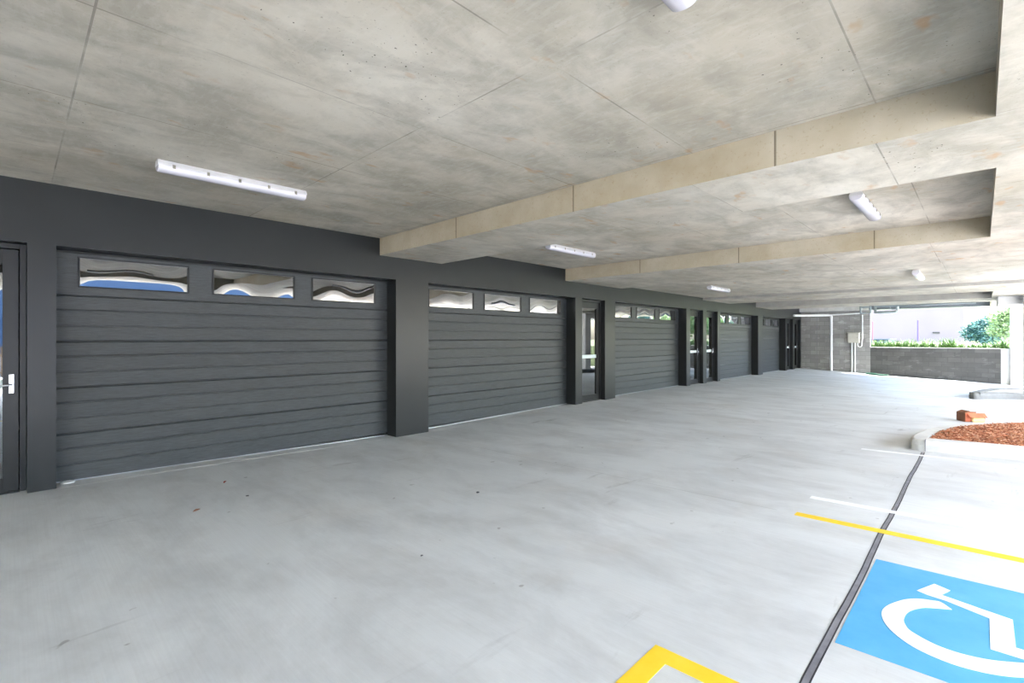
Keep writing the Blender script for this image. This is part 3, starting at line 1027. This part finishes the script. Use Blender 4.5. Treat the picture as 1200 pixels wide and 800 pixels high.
def pebble(x, y, s, label, mat=None):
    bm = bmesh.new(); bmesh.ops.create_icosphere(bm, subdivisions=2, radius=1)
    rr = random.Random(int(x*1000))
    c0 = P(x, y, s*.35)
    for v in bm.verts:
        k = 1 + rr.uniform(-.18, .18)
        v.co = Vector((v.co.x*s*k, v.co.y*s*.8*k, v.co.z*s*.42*k)) + c0
    b = MB(); b.from_bm(bm, 0, True)
    tag(b.build('pebble', mat or M_STONE, loc=P(x, y)), label, 'pebble')
leaf(.2312, .8500, .055, .9, M_LEAF, 'small dark red fallen leaf lying before the nearest garage door')
leaf(.1668, .7345, .060, .3, M_LEAF2, 'pale brown fallen leaf on the slab, left of the dark pebble')
pebble(.2340, .7550, .012, 'dark pebble on the slab beside the red leaf')
pebble(.4770, .5330, .016, 'dark flattened pebble in the middle of the driveway')
pebble(.2960, .4180, .009, 'tiny dark pebble on the slab near the bottom of the photo', M_STONE)

# ------------------------------------------------------------------ outside
b = MB()
g = -.345
b.wbox((-40, -40, g-.02), (60, 40, g))
tag(b.build('ground', M_CRETE_OUT), 'pale open ground around the building', 'ground', kind='structure')
b = MB()
b.wbox((4.268, -12, g), (60, 40, -.084))
b.build('ground_raised', M_SOIL)
bpy.data.objects['ground_raised']['kind'] = 'structure'
tag(bpy.data.objects['ground_raised'], 'pale raised ground beyond the half height block wall', 'ground')

def warehouse():
    t = empty('warehouse', W(13.0, 3.0, -.084))
    tag(t, 'huge plain white warehouse far beyond the block wall opening', 'building')
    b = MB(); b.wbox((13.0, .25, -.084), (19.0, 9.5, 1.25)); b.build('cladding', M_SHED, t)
    b = MB(); b.wbox((12.97, .22, 1.25), (19.03, 9.53, 1.29)); b.build('roof', M_ROOFW, t)
    b = MB(); b.box(W(12.985, .60, .10), W(13.0, .71, .125), 0, .02); tag(b.build('wall_lamp', M_BLACK, t), 'small dark wall lamp')
warehouse()
def shed():
    t = empty('low_shed', W(9.5, 1.3, -.084))
    tag(t, 'low blue grey flat roofed shed behind the planting, seen through the opening', 'shed')
    b = MB(); b.wbox((9.5, 1.045, -.084), (10.3, 1.545, -.022)); b.build('wall', M_BLUEGREY, t)
    b = MB(); b.wbox((9.47, 1.02, -.022), (10.33, 1.57, -.010)); b.build('roof', M_BLUEGREY, t)
    for i in range(5):
        b = MB(); y0 = 1.085 + i*.092
        b.wbox((9.492, y0, -.052), (9.503, y0+.055, -.030)); b.build('window', M_BLACK, t)
shed()
def pole(x, y, zt, rad, mat, label):
    b = MB()
    b.tube([W(x, y, -.084), W(x, y, zt)], [rad, rad*.8], 12)
    q = W(x, y, zt)
    b.box((q.x-.07, q.y-.07, q.z), (q.x+.07, q.y+.07, q.z+.06), 0, .02)
    q = W(x, y, -.084)
    b.box((q.x-.12, q.y-.12, q.z), (q.x+.12, q.y+.12, q.z+.05), 0, .02)
    tag(b.build('pole', mat, loc=q), label, 'pole')
pole(8.6, .620, .235, .075, M_POLEP, 'purple grey pole standing beyond the middle of the opening')
pole(8.6, 1.120, .225, .045, M_POLEK, 'faint pink pole at the left of the opening, above the low shed')

# planting behind the half wall
def strap_plant(cx, cy, h, nleaf, seed, mat):
    rr = random.Random(seed)
    b = MB()
    base = W(cx, cy, -.084)
    for k in range(nleaf):
        a = rr.uniform(0, 2*math.pi); L = h*rr.uniform(.6, 1.1); lean = rr.uniform(.15, .75)
        w = rr.uniform(.012, .026)
        dx, dy = math.cos(a), math.sin(a)
        sx, sy = -dy, dx
        o0 = Vector((rr.uniform(-.14, .14), rr.uniform(-.22, .22), 0))
        vv = []
        for i in range(5):
            u = i/4
            c0 = base + o0 + Vector((dx*L*lean*u*u, dy*L*lean*u*u, L*(u - .25*lean*u*u)))
            ww = w*(1-u*u*.95)
            vv += [c0 + Vector((sx*ww, sy*ww, 0)), c0 + Vector((0, 0, .004)), c0 - Vector((sx*ww, sy*ww, 0))]
        ff = []
        for i in range(4):
            k0 = i*3
            ff += [(k0, k0+3, k0+4, k0+1), (k0+1, k0+4, k0+5, k0+2)]
        b.add(vv, ff, 0, False)
    return b.build('strap_leaf_plant', mat, loc=base)
rr = random.Random(11)
np_ = 15
for i in range(np_):
    y = .555 - i*(.68/(np_-1))
    o = strap_plant(4.325 + rr.uniform(-.008, .018), y, rr.uniform(.36, .60), 80, 100+i, (M_GRASS, M_GREEN)[i % 3 == 1])
    tag(o, 'clump of light green strappy leaves just behind the half height wall', 'plant', 'strap leaf plants in a row behind the half wall')

def tree(x, y, blobs, nleaf, ls, mat, label, seed, trunk_top, base=-.084, name='tree'):
    rr = random.Random(seed)
    bp = W(x, y, base)
    t = empty(name, bp); tag(t, label, 'tree')
    b = MB()
    c0 = blobs[0]
    b.tube([bp, bp + Vector((.05, .05, trunk_top*.5)), bp + Vector((0, 0, trunk_top))], [.13, .10, .06], 8)
    for bx in blobs:
        e = bp + Vector((bx[0], bx[1], bx[2]))
        s = bp + Vector((0, 0, trunk_top*.45))
        b.tube([s, (s+e)/2 + Vector((0, 0, -.1)), e], [.06, .04, .015], 6)
    b.build('trunk', M_BARK, t)
    b = MB()
    tot = sum(bx[3]**2 for bx in blobs)
    for (bx, by, bz, br) in blobs:
        for k in range(int(nleaf*br*br/tot)):
            d = Vector((rr.gauss(0, 1), rr.gauss(0, 1), rr.gauss(0, 1))).normalized()
            rad = br*(rr.random()**.4)*(1+.25*math.sin(d.x*7+bx)*math.sin(d.z*6+by))
            p = bp + Vector((bx, by, bz)) + Vector((d.x*rad, d.y*rad, d.z*rad*.85))
            u = Vector((rr.gauss(0, 1), rr.gauss(0, 1), rr.gauss(0, .6))).normalized()
            w = u.cross(Vector((rr.gauss(0, 1), rr.gauss(0, 1), rr.gauss(0, 1)))).normalized()
            l_ = ls*rr.uniform(.6, 1.3)
            b.add([p - u*l_, p + w*l_*.4, p + u*l_, p - w*l_*.4], [(0, 1, 2, 3)])
    b.build('foliage', mat, t)
    return t
tree(8.0, -.02, [(0, .0, 1.3, .9), (.3, .5, .9, .8), (0, -.6, 1.6, .9), (-.2, -.3, .7, .8)], 9000, .10, M_TEAL,
     'dark blue green bushy tree at the right end of the opening', 21, 1.2)
tree(7.2, -.17, [(0, .2, 1.9, .65), (0, -.7, 2.2, .9), (.2, .3, 1.1, .6), (-.2, -.6, 1.0, .9)], 6000, .09, M_PALE,
     'pale yellow green tree in front of the blue green one, beside the white column', 22, 1.6)
# trees and screens further right, met in the door glass
r3 = random.Random(7)
k = 0
for (x, y) in ((11.5, -1.3), (13.0, -2.2), (10.5, -2.8), (14.5, -3.6), (12.0, -4.4)):
    tree(x, y, [(0, 0, 3.2, 2.0), (1.2, .8, 2.2, 1.6), (-1.0, -1.0, 2.5, 1.7), (.4, -1.6, 3.8, 1.4)], 5000, .24, (M_GREEN, M_TEAL, M_PALE)[k % 3],
         ('mid green garden tree nearest the fence line beyond the right edge of the opening', 'large dark teal garden tree beyond the right edge of the opening',
          'pale green garden tree beyond the right edge of the opening', 'mid green garden tree farthest out to the right of the opening',
          'dark teal garden tree farthest right, behind the kerb islands')[k], 30+k, 3.0)
    k += 1
def fence(x0, x1, y, z):
    t = empty('timber_fence', W(x0, y, z)); tag(t, 'long brown paling fence across the open side of the site', 'fence')
    b = MB()
    n = 90
    for i in range(n):
        a = x0 + (x1-x0)*i/n
        b.box(W(a, y, z), W(a + (x1-x0)/n*.95, y+.004, z + .27 + .004*(i % 3)), 0)
    b.build('palings', M_TIMBER, t)
    b = MB(); b.wbox((x0, y+.004, z+.06), (x1, y+.012, z+.075)); b.wbox((x0, y+.004, z+.2), (x1, y+.012, z+.215)); b.build('rail', M_TIMBER, t)
fence(-2.0, 4.0, -3.6, g)
def blue_building():
    t = empty('storage_building', W(.6, -4.4, g)); tag(t, 'long blue clad building across the yard, met only in the window reflections', 'building')
    b = MB(); b.wbox((-1.8, -6.0, g), (2.6, -4.4, .66)); b.build('cladding', M_BLUECLAD, t)
    b = MB(); b.wbox((-1.85, -6.05, .66), (2.65, -4.37, .70)); b.build('roof', M_ROOFW, t)
    b = MB(); b.wbox((-1.8, -4.4, g), (2.6, -4.385, -.15)); b.build('plinth', M_KERB, t)
blue_building()
